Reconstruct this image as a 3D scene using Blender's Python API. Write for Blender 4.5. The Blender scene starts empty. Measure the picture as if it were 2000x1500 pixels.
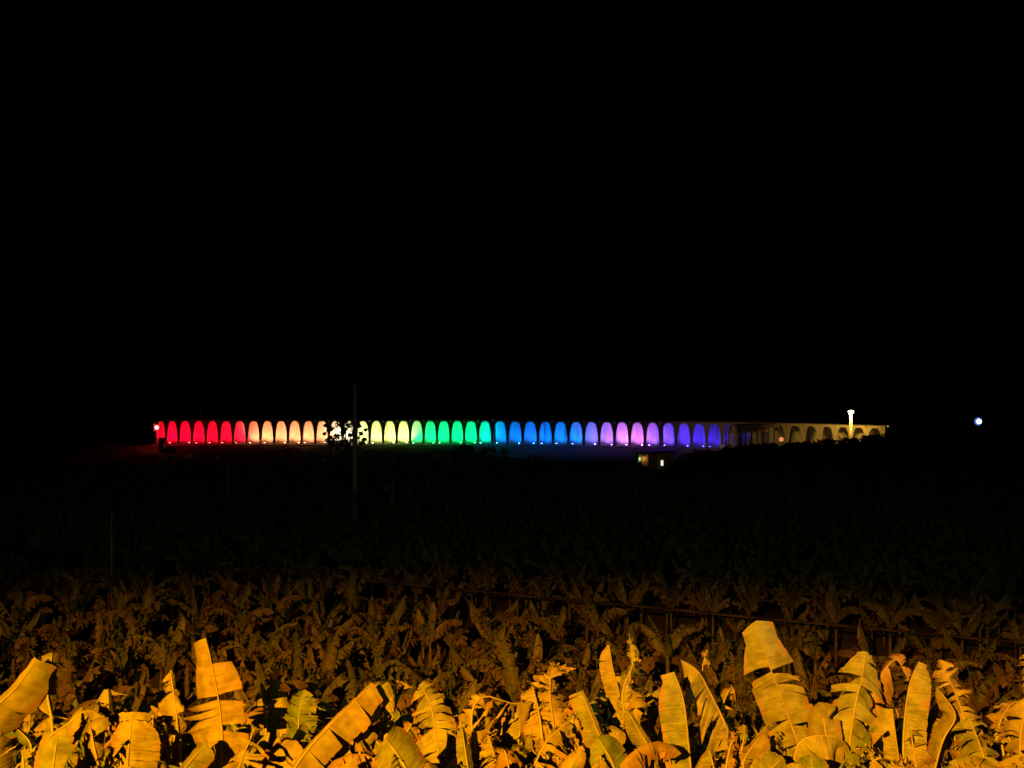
import bpy, math, random
import numpy as np
from mathutils import Vector, Matrix

random.seed(7); np.random.seed(7)
SC = bpy.context.scene
COL = SC.collection
PI = math.pi
R = math.radians

# ------------------------------------------------------------------ camera
F = 1800.0            # focal length in photo pixels (2000 px wide)
CZ = 19.0             # camera height above the plantation floor
cam = bpy.data.cameras.new('camera'); cam.sensor_width = 36.0; cam.lens = 36.0 * F / 2000.0
cam.clip_start = 0.1; cam.clip_end = 3000.0
camo = bpy.data.objects.new('camera', cam); COL.objects.link(camo)
camo.location = (0, 0, CZ); camo.rotation_euler = (PI / 2, 0, 0)
SC.camera = camo

# ------------------------------------------------------------------ night sky, moonless: almost nothing
world = bpy.data.worlds.new('World'); SC.world = world; world.use_nodes = True
bg = world.node_tree.nodes['Background']
bg.inputs['Color'].default_value = (0.5, 0.6, 1.0, 1); bg.inputs['Strength'].default_value = 0.0005
SC.view_settings.view_transform = 'Standard'; SC.view_settings.look = 'None'
SC.view_settings.exposure = 0.0; SC.view_settings.gamma = 1.0
SC.view_settings.use_curve_mapping = False
SC.cycles.max_bounces = 5; SC.cycles.diffuse_bounces = 3; SC.cycles.glossy_bounces = 2
SC.cycles.transparent_max_bounces = 4
SC.cycles.use_light_tree = True
SC.cycles.sample_clamp_indirect = 3.0

# lamp strengths, all in one place
P_SODIUM = 380000.0      # the street lamp the photographer stands under
P_LED_FILL = 8500.0  # unseen greenish fill, added for shaded leaves and the far field
P_BAY = 2250.0
P_GALLERY_LAMP = 6500.0
P_YARD_FILL = 1300.0  # brownish fill of the added yard lamp
SODIUM = (1.0, 0.295, 0.003)


def at(px, py, D):
    return Vector(((px - 1000.0) / F * D, D, CZ - (py - 750.0) / F * D))


def s2l(c):
    return tuple(((x / 255.0) / 12.92 if x / 255.0 <= 0.04045 else ((x / 255.0 + 0.055) / 1.055) ** 2.4) for x in c)


# ------------------------------------------------------------------ materials
def mat(name):
    m = bpy.data.materials.new(name); m.use_nodes = True
    nt = m.node_tree
    return m, nt, nt.nodes['Principled BSDF']


def N(nt, typ, **kw):
    n = nt.nodes.new(typ)
    for k, v in kw.items():
        setattr(n, k, v)
    return n


def ramp(nt, stops):
    r = N(nt, 'ShaderNodeValToRGB')
    e = r.color_ramp.elements
    while len(e) < len(stops):
        e.new(0.5)
    for el, (p, c) in zip(e, stops):
        el.position = p; el.color = (*c, 1)
    return r


def noise_mat(name, stops, scale=3.0, rough=0.85, bump=0.2, bscale=None, spec=0.3, vertical=False, detail=6.0):
    m, nt, b = mat(name)
    tc = N(nt, 'ShaderNodeNewGeometry')
    vec = tc.outputs['Position']
    if vertical:
        mp = N(nt, 'ShaderNodeMapping'); mp.inputs['Scale'].default_value = (1, 1, 0.12)
        nt.links.new(vec, mp.inputs['Vector']); vec = mp.outputs['Vector']
    n = N(nt, 'ShaderNodeTexNoise'); n.inputs['Scale'].default_value = scale; n.inputs['Detail'].default_value = detail
    nt.links.new(vec, n.inputs['Vector'])
    r = ramp(nt, stops); nt.links.new(n.outputs['Fac'], r.inputs['Fac'])
    nt.links.new(r.outputs['Color'], b.inputs['Base Color'])
    b.inputs['Roughness'].default_value = rough
    b.inputs['Specular IOR Level'].default_value = spec
    if bump:
        n2 = N(nt, 'ShaderNodeTexNoise'); n2.inputs['Scale'].default_value = bscale or scale * 4
        nt.links.new(tc.outputs['Position'], n2.inputs['Vector'])
        bp = N(nt, 'ShaderNodeBump'); bp.inputs['Strength'].default_value = bump; bp.inputs['Distance'].default_value = 0.05
        nt.links.new(n2.outputs['Fac'], bp.inputs['Height']); nt.links.new(bp.outputs['Normal'], b.inputs['Normal'])
    return m


def emit_mat(name, color, strength):
    m, nt, b = mat(name)
    b.inputs['Base Color'].default_value = (0.02, 0.02, 0.02, 1)
    b.inputs['Emission Color'].default_value = (*color, 1)
    b.inputs['Emission Strength'].default_value = strength
    return m


def leaf_mat(name, a, b_, dry, dry_amt, sat_rib=True):
    """banana blade: vein ripple across the blade, blotches, painted wrinkle shading, dry brown margin, plant to plant hue shift"""
    m, nt, b = mat(name)
    L = nt.links.new
    uv = N(nt, 'ShaderNodeUVMap'); uv.uv_map = 'UVMap'
    sep = N(nt, 'ShaderNodeSeparateXYZ'); L(uv.outputs['UV'], sep.inputs['Vector'])
    geo = N(nt, 'ShaderNodeNewGeometry')
    oi = N(nt, 'ShaderNodeObjectInfo')
    n1 = N(nt, 'ShaderNodeTexNoise'); n1.inputs['Scale'].default_value = 1.1; n1.inputs['Detail'].default_value = 3
    L(geo.outputs['Position'], n1.inputs['Vector'])
    add = N(nt, 'ShaderNodeMath', operation='MULTIPLY_ADD')
    L(oi.outputs['Random'], add.inputs[0]); add.inputs[1].default_value = 0.7; L(n1.outputs['Fac'], add.inputs[2])
    sub = N(nt, 'ShaderNodeMath', operation='SUBTRACT'); L(add.outputs[0], sub.inputs[0]); sub.inputs[1].default_value = 0.35
    r = ramp(nt, [(0.15, a), (0.85, b_)]); L(sub.outputs[0], r.inputs['Fac'])
    # veins: fine stripes running from the midrib outwards
    mp = N(nt, 'ShaderNodeMapping'); mp.inputs['Scale'].default_value = (150, 2.2, 1)
    L(uv.outputs['UV'], mp.inputs['Vector'])
    n2 = N(nt, 'ShaderNodeTexNoise'); n2.inputs['Scale'].default_value = 1.0; n2.inputs['Detail'].default_value = 3
    L(mp.outputs['Vector'], n2.inputs['Vector'])
    vr = ramp(nt, [(0.3, (0.84, 0.84, 0.80)), (0.7, (1.08, 1.08, 1.04))]); L(n2.outputs['Fac'], vr.inputs['Fac'])
    mul = N(nt, 'ShaderNodeMix', data_type='RGBA', blend_type='MULTIPLY'); mul.inputs[0].default_value = 1.0
    L(r.outputs['Color'], mul.inputs[6]); L(vr.outputs['Color'], mul.inputs[7])
    # dry margin: distance from midrib |v-.5|*2 plus noise
    d1 = N(nt, 'ShaderNodeMath', operation='SUBTRACT'); L(sep.outputs['Y'], d1.inputs[0]); d1.inputs[1].default_value = 0.5
    d2 = N(nt, 'ShaderNodeMath', operation='ABSOLUTE'); L(d1.outputs[0], d2.inputs[0])
    n3 = N(nt, 'ShaderNodeTexNoise'); n3.inputs['Scale'].default_value = 5.5; n3.inputs['Detail'].default_value = 5
    L(geo.outputs['Position'], n3.inputs['Vector'])
    d3 = N(nt, 'ShaderNodeMath', operation='MULTIPLY_ADD'); L(n3.outputs['Fac'], d3.inputs[0]); d3.inputs[1].default_value = 0.9
    L(d2.outputs[0], d3.inputs[2])
    dr = ramp(nt, [(0.86 - dry_amt, (0, 0, 0)), (1.02 - dry_amt, (1, 1, 1))]); L(d3.outputs[0], dr.inputs['Fac'])
    wrinkle_shade = ramp(nt, [(0.36, (0.66, 0.62, 0.58)), (0.6, (1.08, 1.08, 1.06))]); L(n3.outputs['Fac'], wrinkle_shade.inputs['Fac'])  # mottle puts the shading of wrinkles into the leaf colour
    mul2 = N(nt, 'ShaderNodeMix', data_type='RGBA', blend_type='MULTIPLY'); mul2.inputs[0].default_value = 1.0
    L(mul.outputs[2], mul2.inputs[6]); L(wrinkle_shade.outputs['Color'], mul2.inputs[7])
    mx = N(nt, 'ShaderNodeMix', data_type='RGBA'); L(dr.outputs['Color'], mx.inputs[0])
    L(mul2.outputs[2], mx.inputs[6]); mx.inputs[7].default_value = (*dry, 1)
    L(mx.outputs[2], b.inputs['Base Color'])
    b.inputs['Roughness'].default_value = 0.5
    b.inputs['Specular IOR Level'].default_value = 0.25
    mp2 = N(nt, 'ShaderNodeMapping'); mp2.inputs['Scale'].default_value = (26, 1.5, 1)
    L(uv.outputs['UV'], mp2.inputs['Vector'])
    n4 = N(nt, 'ShaderNodeTexNoise'); n4.inputs['Scale'].default_value = 1.0; n4.inputs['Detail'].default_value = 2
    L(mp2.outputs['Vector'], n4.inputs['Vector'])
    bp0 = N(nt, 'ShaderNodeBump'); bp0.inputs['Strength'].default_value = 0.38; bp0.inputs['Distance'].default_value = 0.06
    L(n4.outputs['Fac'], bp0.inputs['Height'])
    bp = N(nt, 'ShaderNodeBump'); bp.inputs['Strength'].default_value = 0.5; bp.inputs['Distance'].default_value = 0.014
    L(n2.outputs['Fac'], bp.inputs['Height']); L(bp0.outputs['Normal'], bp.inputs['Normal']); L(bp.outputs['Normal'], b.inputs['Normal'])
    tr = N(nt, 'ShaderNodeBsdfTranslucent'); L(mx.outputs[2], tr.inputs['Color'])
    ms = N(nt, 'ShaderNodeMixShader'); ms.inputs['Fac'].default_value = 0.16
    out = nt.nodes['Material Output']
    L(b.outputs['BSDF'], ms.inputs[1]); L(tr.outputs['BSDF'], ms.inputs[2]); L(ms.outputs['Shader'], out.inputs['Surface'])
    return m


M_LEAF = leaf_mat('banana_leaf', (0.085, 0.125, 0.030), (0.140, 0.140, 0.040), (0.115, 0.088, 0.035), 0.03)
M_LEAF_DRY = leaf_mat('banana_leaf_dry', (0.105, 0.10, 0.035), (0.145, 0.12, 0.045), (0.105, 0.078, 0.03), 0.2)
M_LEAF_GREEN = leaf_mat('banana_leaf_green', (0.045, 0.095, 0.020), (0.075, 0.120, 0.028), (0.10, 0.08, 0.03), 0.0)  # greener tone for variety; also paints shade on the comb-torn leaf
M_RIB = noise_mat('banana_midrib', [(0.3, (0.10, 0.115, 0.04)), (0.7, (0.15, 0.15, 0.06))], 6, 0.5, 0.1)
M_STEM = noise_mat('banana_stem', [(0.3, (0.05, 0.04, 0.02)), (0.55, (0.09, 0.10, 0.03)), (0.75, (0.12, 0.09, 0.04))], 4, 0.7, 0.3)
M_SOIL = noise_mat('soil', [(0.3, (0.045, 0.035, 0.022)), (0.55, (0.075, 0.06, 0.035)), (0.75, (0.05, 0.06, 0.02))], 0.8, 0.95, 0.6, 6)
M_CONC = noise_mat('concrete', [(0.25, (0.22, 0.215, 0.20)), (0.5, (0.36, 0.355, 0.33)), (0.75, (0.43, 0.42, 0.39))], 0.9, 0.85, 0.15, 8, vertical=True, detail=9)
M_CONC_IN = noise_mat('concrete_back_wall', [(0.30, (0.17, 0.165, 0.155)), (0.42, (0.40, 0.395, 0.38)), (0.75, (0.52, 0.51, 0.49))], 1.5, 0.85, 0.1, 8, vertical=True, detail=9)
M_POLE = noise_mat('pole_concrete', [(0.3, (0.38, 0.35, 0.30)), (0.7, (0.52, 0.48, 0.42))], 3, 0.8, 0.1)
M_STEEL = noise_mat('galvanised_steel', [(0.3, (0.28, 0.28, 0.27)), (0.7, (0.42, 0.41, 0.39))], 5, 0.5, 0.05, spec=0.5)
M_RUST = noise_mat('rusty_tube', [(0.3, (0.20, 0.12, 0.07)), (0.7, (0.33, 0.25, 0.17))], 4, 0.8, 0.1)
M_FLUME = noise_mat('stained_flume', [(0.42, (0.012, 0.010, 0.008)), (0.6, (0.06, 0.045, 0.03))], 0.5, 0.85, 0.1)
M_SHEET = noise_mat('weathered_sheet', [(0.3, (0.16, 0.12, 0.09)), (0.5, (0.30, 0.24, 0.18)), (0.75, (0.40, 0.34, 0.27))], 1.4, 0.7, 0.3)
M_WHITE = noise_mat('white_paint', [(0.3, (0.68, 0.67, 0.62)), (0.7, (0.80, 0.79, 0.75))], 3, 0.6, 0.05)
M_PLASTER = noise_mat('dirty_plaster', [(0.3, (0.25, 0.21, 0.18)), (0.7, (0.40, 0.35, 0.30))], 1.5, 0.85, 0.1)
M_ROOF = noise_mat('tin_roof', [(0.3, (0.10, 0.08, 0.07)), (0.7, (0.18, 0.15, 0.13))], 2, 0.6, 0.1)
M_ASPH = noise_mat('asphalt', [(0.3, (0.04, 0.04, 0.04)), (0.7, (0.065, 0.062, 0.058))], 6, 0.9, 0.3)
M_BARK = noise_mat('bark', [(0.3, (0.05, 0.04, 0.03)), (0.7, (0.11, 0.09, 0.07))], 6, 0.9, 0.5)
M_TREE = noise_mat('tree_leaf', [(0.3, (0.025, 0.045, 0.012)), (0.7, (0.06, 0.09, 0.03))], 2, 0.6, 0)
M_SHRUB = noise_mat('shrub_leaf', [(0.3, (0.02, 0.03, 0.01)), (0.7, (0.05, 0.06, 0.02))], 2, 0.8, 0)


# ------------------------------------------------------------------ helpers
def mesh_obj(name, verts, faces, material, parent=None, smooth=False, uvs=None):
    me = bpy.data.meshes.new(name)
    me.from_pydata([tuple(v) for v in verts], [], [tuple(f) for f in faces])
    if uvs is not None:
        ul = me.uv_layers.new(name='UVMap')
        idx = np.empty(len(me.loops), dtype=np.int32); me.loops.foreach_get('vertex_index', idx)
        ul.data.foreach_set('uv', np.asarray(uvs, dtype=np.float32)[idx].ravel())
    if smooth:
        me.polygons.foreach_set('use_smooth', np.ones(len(me.polygons), dtype=bool))
    me.materials.append(material)
    me.update()
    return link(name, me, parent)


def link(name, me, parent=None):
    o = bpy.data.objects.new(name, me); COL.objects.link(o)
    if parent is not None:
        o.parent = parent
    return o


def thing(name, label, cat, loc=(0, 0, 0), group=None):
    o = bpy.data.objects.new(name, None); COL.objects.link(o); o.empty_display_size = 0.2
    o.location = loc
    return tag(o, label, cat, group)


def tag(o, label, cat=None, group=None, kind=None):
    o['label'] = label
    if cat: o['category'] = cat
    if group: o['group'] = group
    if kind: o['kind'] = kind
    return o


class MB:
    """collects simple solids for one mesh"""
    def __init__(s): s.v = []; s.f = []

    def add(s, vs, fs):
        k = len(s.v); s.v += [Vector(v) for v in vs]; s.f += [tuple(i + k for i in f) for f in fs]; return s

    def box(s, lo, hi):
        (x0, y0, z0), (x1, y1, z1) = lo, hi
        return s.add([(x0, y0, z0), (x1, y0, z0), (x1, y1, z0), (x0, y1, z0), (x0, y0, z1), (x1, y0, z1), (x1, y1, z1), (x0, y1, z1)],
                     [(0, 3, 2, 1), (4, 5, 6, 7), (0, 1, 5, 4), (1, 2, 6, 5), (2, 3, 7, 6), (3, 0, 4, 7)])

    def tube(s, pts, rad, n=6, cap=True):
        pts = [Vector(p) for p in pts]
        if not hasattr(rad, '__len__'): rad = [rad] * len(pts)
        k = len(s.v); ref = None
        for i, p in enumerate(pts):
            t = (pts[min(i + 1, len(pts) - 1)] - pts[max(i - 1, 0)]).normalized()
            if ref is None:
                ref = t.cross(Vector((0, 0, 1)))
                if ref.length < 0.1: ref = t.cross(Vector((1, 0, 0)))
            a = (ref - t * ref.dot(t)).normalized(); ref = a
            b = t.cross(a)
            for q in range(n):
                an = 2 * PI * q / n
                s.v.append(p + (a * math.cos(an) + b * math.sin(an)) * rad[i])
        for i in range(len(pts) - 1):
            for q in range(n):
                s.f.append((k + i * n + q, k + i * n + (q + 1) % n, k + (i + 1) * n + (q + 1) % n, k + (i + 1) * n + q))
        if cap:
            s.f.append(tuple(k + q for q in range(n))[::-1]); s.f.append(tuple(k + (len(pts) - 1) * n + q for q in range(n)))
        return s

    def lathe(s, prof, n=12, c=(0, 0, 0)):
        c = Vector(c); k = len(s.v)
        for r, z in prof:
            for q in range(n):
                a = 2 * PI * q / n; s.v.append(c + Vector((r * math.cos(a), r * math.sin(a), z)))
        for i in range(len(prof) - 1):
            for q in range(n):
                s.f.append((k + i * n + q, k + i * n + (q + 1) % n, k + (i + 1) * n + (q + 1) % n, k + (i + 1) * n + q))
        s.f.append(tuple(k + q for q in range(n))[::-1]); s.f.append(tuple(k + (len(prof) - 1) * n + q for q in range(n)))
        return s

    def build(s, name, m, parent=None, smooth=False):
        return mesh_obj(name, s.v, s.f, m, parent, smooth)


def lamp(name, typ, loc, power, color, parent=None, aim=None, size=None, blend=0.5, radius=0.1):
    l = bpy.data.lights.new(name, typ); l.energy = power; l.color = color; l.shadow_soft_size = radius
    if typ == 'SPOT':
        l.spot_size = size; l.spot_blend = blend
    o = bpy.data.objects.new(name, l); COL.objects.link(o); o.location = loc
    if aim is not None:
        o.rotation_euler = (Vector(aim) - Vector(loc)).to_track_quat('-Z', 'Y').to_euler()
    if parent is not None:
        o.parent = parent
    return o


# ------------------------------------------------------------------ terrain
PLAN = [(200, 227), (300, 225), (950, 225), (1100, 221), (1300, 215), (1430, 209), (1560, 201), (1720, 190), (1800, 184)]
def plan_D(px):
    return float(np.interp(px, [a for a, _ in PLAN], [b for _, b in PLAN]))
GX = np.array([(p - 1000) / F * d for p, d in PLAN]); GY = np.array([d for _, d in PLAN], dtype=float)
PROF_Y = [-300, 1.6, 4, 9, 14, 18, 26, 36, 42, 900]
PROF_Z = [17.4, 17.4, 15.4, 11.2, 9.4, 7.8, 4, .6, 0, 0]
HILL_X = [20, 27, 33, 40, 48, 57, 66, 70, 76, 100, 200]
HILL_Z = [0, 1.8, 5.2, 6.6, 7.2, 7.8, 8.7, 9.6, 10.3, 10.6, 10.6]

def ground_z(x, y):
    x = np.asarray(x, float); y = np.asarray(y, float)
    z = np.interp(y, PROF_Y, PROF_Z)
    g = np.interp(x, GX, GY)
    t = np.clip((y - (g - 17)) / 13.0, 0, 1); emb = 4.2 * t * t * (3 - 2 * t)
    z = np.maximum(z, emb)
    px = 1000 + x * F / np.maximum(y, 1.0)
    def ss(a): a = np.clip(a, 0, 1); return a * a * (3 - 2 * a)
    z = np.maximum(z, 3.4 * ss((y - 180.5) / 4) * ss((px - 915) / 40) * ss((1365 - px) / 40) * (y < 240))
    h = np.interp(x, HILL_X, HILL_Z)
    hill = h * np.exp(-((y - 168) / 15.0) ** 2)
    z = np.maximum(z, hill)
    z = z + 0.12 * np.sin(x * 0.7 + 1.3 * np.sin(y * 0.31)) * np.cos(y * 0.53) * (y > 5)
    return z

def build_ground():
    xs = np.concatenate([np.linspace(-700, -130, 12), np.linspace(-124, 124, 110), np.linspace(130, 700, 12)])
    ys = np.concatenate([np.linspace(-300, -6, 8), np.linspace(-3, 45, 44), np.linspace(47, 240, 98), np.linspace(250, 900, 14)])
    X, Y = np.meshgrid(xs, ys); Z = ground_z(X, Y)
    nx = len(xs)
    v = np.stack([X.ravel(), Y.ravel(), Z.ravel()], 1)
    f = [(j * nx + i, j * nx + i + 1, (j + 1) * nx + i + 1, (j + 1) * nx + i) for j in range(len(ys) - 1) for i in range(nx - 1)]
    o = mesh_obj('ground', v, f, M_SOIL, smooth=True)
    o['kind'] = 'structure'
build_ground()

# ------------------------------------------------------------------ lit arcade gallery
CENT = [314, 334, 361.6, 388, 415, 441, 468.4, 495, 522, 548.6, 575.6, 602, 629, 655, 682, 708.5, 735, 761, 788, 814, 840.6, 866.6, 893.2, 919.6,
        947, 976, 1006, 1035.6, 1065, 1095, 1125, 1155, 1185, 1214.8, 1244.6, 1274.6, 1305, 1335.5, 1365, 1395, 1425.5, 1456, 1487.5, 1519.5,
        1552, 1584, 1615, 1646, 1677, 1708]
RED, ORG, PAL, YGR, GRN, CYN = (255, 0, 34), (255, 148, 92), (250, 232, 190), (222, 240, 120), (0, 255, 122), (0, 235, 190)
BAYC = [RED] * 6 + [(255, 14, 52)] + [ORG] * 6 + [PAL] * 2 + [YGR] * 4 + [GRN] * 5 + [CYN] + [(0, 118, 255), (4, 114, 255), (10, 112, 255), (0, 116, 255),
        (0, 130, 255), (12, 118, 255), (116, 104, 255), (172, 108, 255), (206, 116, 250), (224, 118, 246), (150, 92, 255), (104, 64, 255), (66, 36, 255),
        (62, 36, 255), (56, 34, 250), (52, 36, 240)]
BAYK = {38: .62, 39: .36, 40: .20}  # weak lamps added in bays without fixtures, standing in for violet spill
Z0, ZC, ZT = 4.5, 9.9, 10.3     # floor, crown of arches, top of parapet
gallery = thing('arcade_gallery', 'long concrete gallery of tall arches lit inside in rainbow colours across the horizon', 'gallery', (0, 0, 0))

bounds = [CENT[0] - 11] + [(a + b) / 2 for a, b in zip(CENT, CENT[1:])] + [1725]
def gp(px):
    D = plan_D(px); return Vector(((px - 1000) / F * D, D, 0))
DEPTH = 3.6; TH = 0.55
for i, c in enumerate(CENT):
    A, B = gp(bounds[i]), gp(bounds[i + 1])
    u = (B - A); L = u.length; u.normalize()
    n = Vector((u.y, -u.x, 0))            # outwards, towards the valley
    if n.y > 0: n = -n
    def W(s, d, z): return A + u * s - n * d + Vector((0, 0, z))
    # front panel with arch opening
    hw = L * 0.425; mid = L / 2; H = ZC - Z0; K = 18
    arch = []
    for k in range(K + 1):
        a = k / K * PI
        ca, sa = math.cos(a), math.sin(a)
        arch.append((mid - hw * math.copysign(abs(ca) ** 0.62, ca), Z0 + H * sa ** 0.88))
    vs, fs = [], []
    for d in (0.0, TH):
        base = len(vs)
        for s, z in arch: vs.append(W(s, d, z))
        for k in range(K + 1):
            s, z = arch[k]
            if k == 0: q = (0, Z0)
            elif k == K: q = (L, Z0)
            else:
                fr = k / K
                if fr < 0.32: q = (0, Z0 + (ZT - Z0) * fr / 0.32)
                elif fr > 0.68: q = (L, Z0 + (ZT - Z0) * (1 - fr) / 0.32)
                else: q = (L * (fr - 0.32) / 0.36, ZT)
            vs.append(W(q[0], d, q[1]))
        for k in range(K):
            q = (base + k, base + k + 1, base + K + 1 + k + 1, base + K + 1 + k)
            fs.append(q if d == 0 else q[::-1])
    m = 2 * (K + 1)
    for k in range(K):
        fs.append((k, m + k, m + k + 1, k + 1))                 # soffit of the arch
        fs.append((K + 1 + k + 1, m + K + 1 + k + 1, m + K + 1 + k, K + 1 + k))   # outer edge
    mesh_obj('arch_panel', vs, fs, M_CONC, gallery)
    # sill / plinth, back wall, roof, floor of the bay
    def slab(name, s0, s1, d0, d1, z0, z1, mt):
        v = [W(s0, d0, z0), W(s1, d0, z0), W(s1, d1, z0), W(s0, d1, z0), W(s0, d0, z1), W(s1, d0, z1), W(s1, d1, z1), W(s0, d1, z1)]
        return mesh_obj(name, v, [(0, 3, 2, 1), (4, 5, 6, 7), (0, 1, 5, 4), (1, 2, 6, 5), (2, 3, 7, 6), (3, 0, 4, 7)], mt, gallery)
    e = 0.004
    slab('plinth', e, L - e, -0.25, TH, 3.0, Z0 - 0.003, M_CONC)
    slab('walkway_slab', e, L - e, -3.4, -0.254, 3.6, Z0 - 0.12, M_CONC)
    slab('back_wall_panel', e, L - e, DEPTH, DEPTH + 0.4, 3.6, ZT, M_CONC_IN)
    slab('roof_slab', e, L - e, TH + 0.004, DEPTH - 0.004, ZT - 0.32, ZT - 0.02, M_CONC)
    slab('floor_slab', e, L - e, TH + 0.004, DEPTH - 0.004, Z0 - 0.4, Z0 - 0.02, M_CONC)
    if i == 0:
        slab('end_wall', -0.35, -0.004, 0, DEPTH + 0.4, 3.0, ZT, M_CONC)
    if i == len(CENT) - 1:
        slab('end_wall', L + 0.004, L + 0.35, 0, DEPTH + 0.4, 3.0, ZT, M_CONC)
    # floodlights; the dimmed last three are added for violet spill
    if i < len(BAYC):
        col = s2l(BAYC[i]); mxc = max(col)
        col = tuple(x / mxc for x in col)
        side = random.choice((-1, 1)); fx = mid + side * hw * random.uniform(0.5, 0.74)
        body = MB()
        p = W(fx, 0.30, Z0)
        body.box((-0.17, -0.07, 0.0), (0.17, 0.07, 0.05)).box((-0.15, -0.10, 0.052), (0.15, 0.10, 0.17))
        fl = body.build('floodlight', M_STEEL, gallery); fl.location = p; fl.rotation_euler.z = math.atan2(u.y, u.x)
        glow = tuple(0.06 + 0.94 * x for x in col)
        MB().box((-0.13, -0.085, 0.173), (0.13, 0.085, 0.20)).build('floodlight_lens', emit_mat('floodlight_glow', glow, (70.0 if i < 24 else 90.0) * BAYK.get(i, 1.0)), fl)
        k = 1.0 + 0.25 * random.uniform(-1, 1) * (0.5 if i < 24 else 1)
        if i >= 24: k *= .66
        k *= BAYK.get(i, 1.0)
        lamp('floodlight_beam', 'SPOT', W(mid * .55 + fx * .45, TH + 0.25, Z0 + 0.3), P_BAY * k, col, gallery,
             aim=W(mid, DEPTH, Z0 + 3.3), size=R(112), blend=0.75, radius=0.12)

# pale gravel yard before the blue and violet arches
vs, fs = [], []
nx, ny = 40, 12
for i in range(nx + 1):
    px = 925 + 430 * i / nx
    d1 = plan_D(px) - 3.5; d0 = float(np.interp(px, [925, 985, 1100, 1250, 1355], [212, 196, 184, 184, 188]))
    for j in range(ny + 1):
        D = d0 + (d1 - d0) * j / ny; x = (px - 1000) / F * D
        vs.append((x, D, float(ground_z(x, D)) + .09))
fs = [(i * (ny + 1) + j, (i + 1) * (ny + 1) + j, (i + 1) * (ny + 1) + j + 1, i * (ny + 1) + j + 1) for i in range(nx) for j in range(ny)]
mesh_obj('gravel_yard', vs, fs, noise_mat('pale_gravel', [(0.3, (0.36, 0.35, 0.33)), (0.7, (0.50, 0.48, 0.45))], 1.2, 0.9, .4, 9), smooth=True)['kind'] = 'structure'

# mast on the gallery roof
mast = MB().tube([at(393, 823, 226), at(393, 803, 226)], [0.12, 0.06], 6).box(at(393, 806, 226) - Vector((.2, .1, .3)), at(393, 806, 226) + Vector((.2, .1, .3)))
tag(mast.build('roof_mast', M_STEEL), 'thin mast rising from the roof above the red arches', 'mast')

# ------------------------------------------------------------------ the lamps near the photographer
def street_lamp(label, x, y, h, reach, P, color, aim, size, radius, blend, wide=1.0):
    z = float(ground_z(x, y))
    t = thing('street_lamp', label, 'street lamp', (x, y, z))
    MB().tube([(0, 0, 0), (0, 0, h)], [0.09, 0.06], 10).build('pole', M_STEEL, t)
    MB().tube([(0, 0, h - .1), (0, reach * .5, h + .25), (0, reach, h + .3)], [0.045] * 3, 8).build('arm', M_STEEL, t)
    hd = MB().box((-.14, reach - .05, h + .22), (.14, reach + .6, h + .36)).build('lamp_head', M_STEEL, t)
    MB().box((-.11, reach + .05, h + .17), (.11, reach + .55, h + .216)).build('lamp_glass', emit_mat('lamp_glass', color, 20), hd)
    lo = lamp('street_light', 'SPOT', (0, reach + .3, h + .1), P, color, t, aim=Vector(aim) - Vector((x, y, z)), size=R(size), blend=blend, radius=radius)
    lo.scale = (wide, 1, 1)      # street lamps throw a wide, low fan
street_lamp('orange sodium street lamp on a steel pole beside the viewpoint', -8.5, -15.0, 8.0, 1.2, P_SODIUM, SODIUM, (0.5, 16, 10.75), 25, 0.05, 1.0, 5.0)
street_lamp('unseen white fill lamp on an added steel pole right of the viewpoint', 9.0, -3.0, 6.0, 1.0, P_LED_FILL, (0.95, 1.0, 0.55), (0, 98, 4), 48, 0.15, 1.0, 2.6)  # added fill light; the lamp and its pole are made up

# ------------------------------------------------------------------ banana leaf builder
def smooth_curve(P, n):
    """Catmull-Rom through control points -> n samples"""
    P = np.asarray(P, float)
    if len(P) == 2: P = np.array([P[0], (P[0] + P[1]) / 2, P[1]])
    Q = np.vstack([2 * P[0] - P[1], P, 2 * P[-1] - P[-2]])
    seg = len(P) - 1; out = []
    for t in np.linspace(0, seg - 1e-6, n):
        i = int(t); u = t - i
        a, b, c, d = Q[i], Q[i + 1], Q[i + 2], Q[i + 3]
        out.append(0.5 * ((2 * b) + (c - a) * u + (2 * a - 5 * b + 4 * c - d) * u * u + (3 * b - a - 3 * c + d) * u ** 3))
    return np.array(out)

def profile(t, blunt):
    a = min(1.0, max(t, 0.0) / 0.16) ** 0.65
    if t > 0.55:
        q = (t - 0.55) / 0.45
        b = max(0.0, 1 - q ** 2.4) ** 0.62
        b = max(b, blunt)
    else: b = 1.0
    return max(0.04, a * b)

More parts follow.
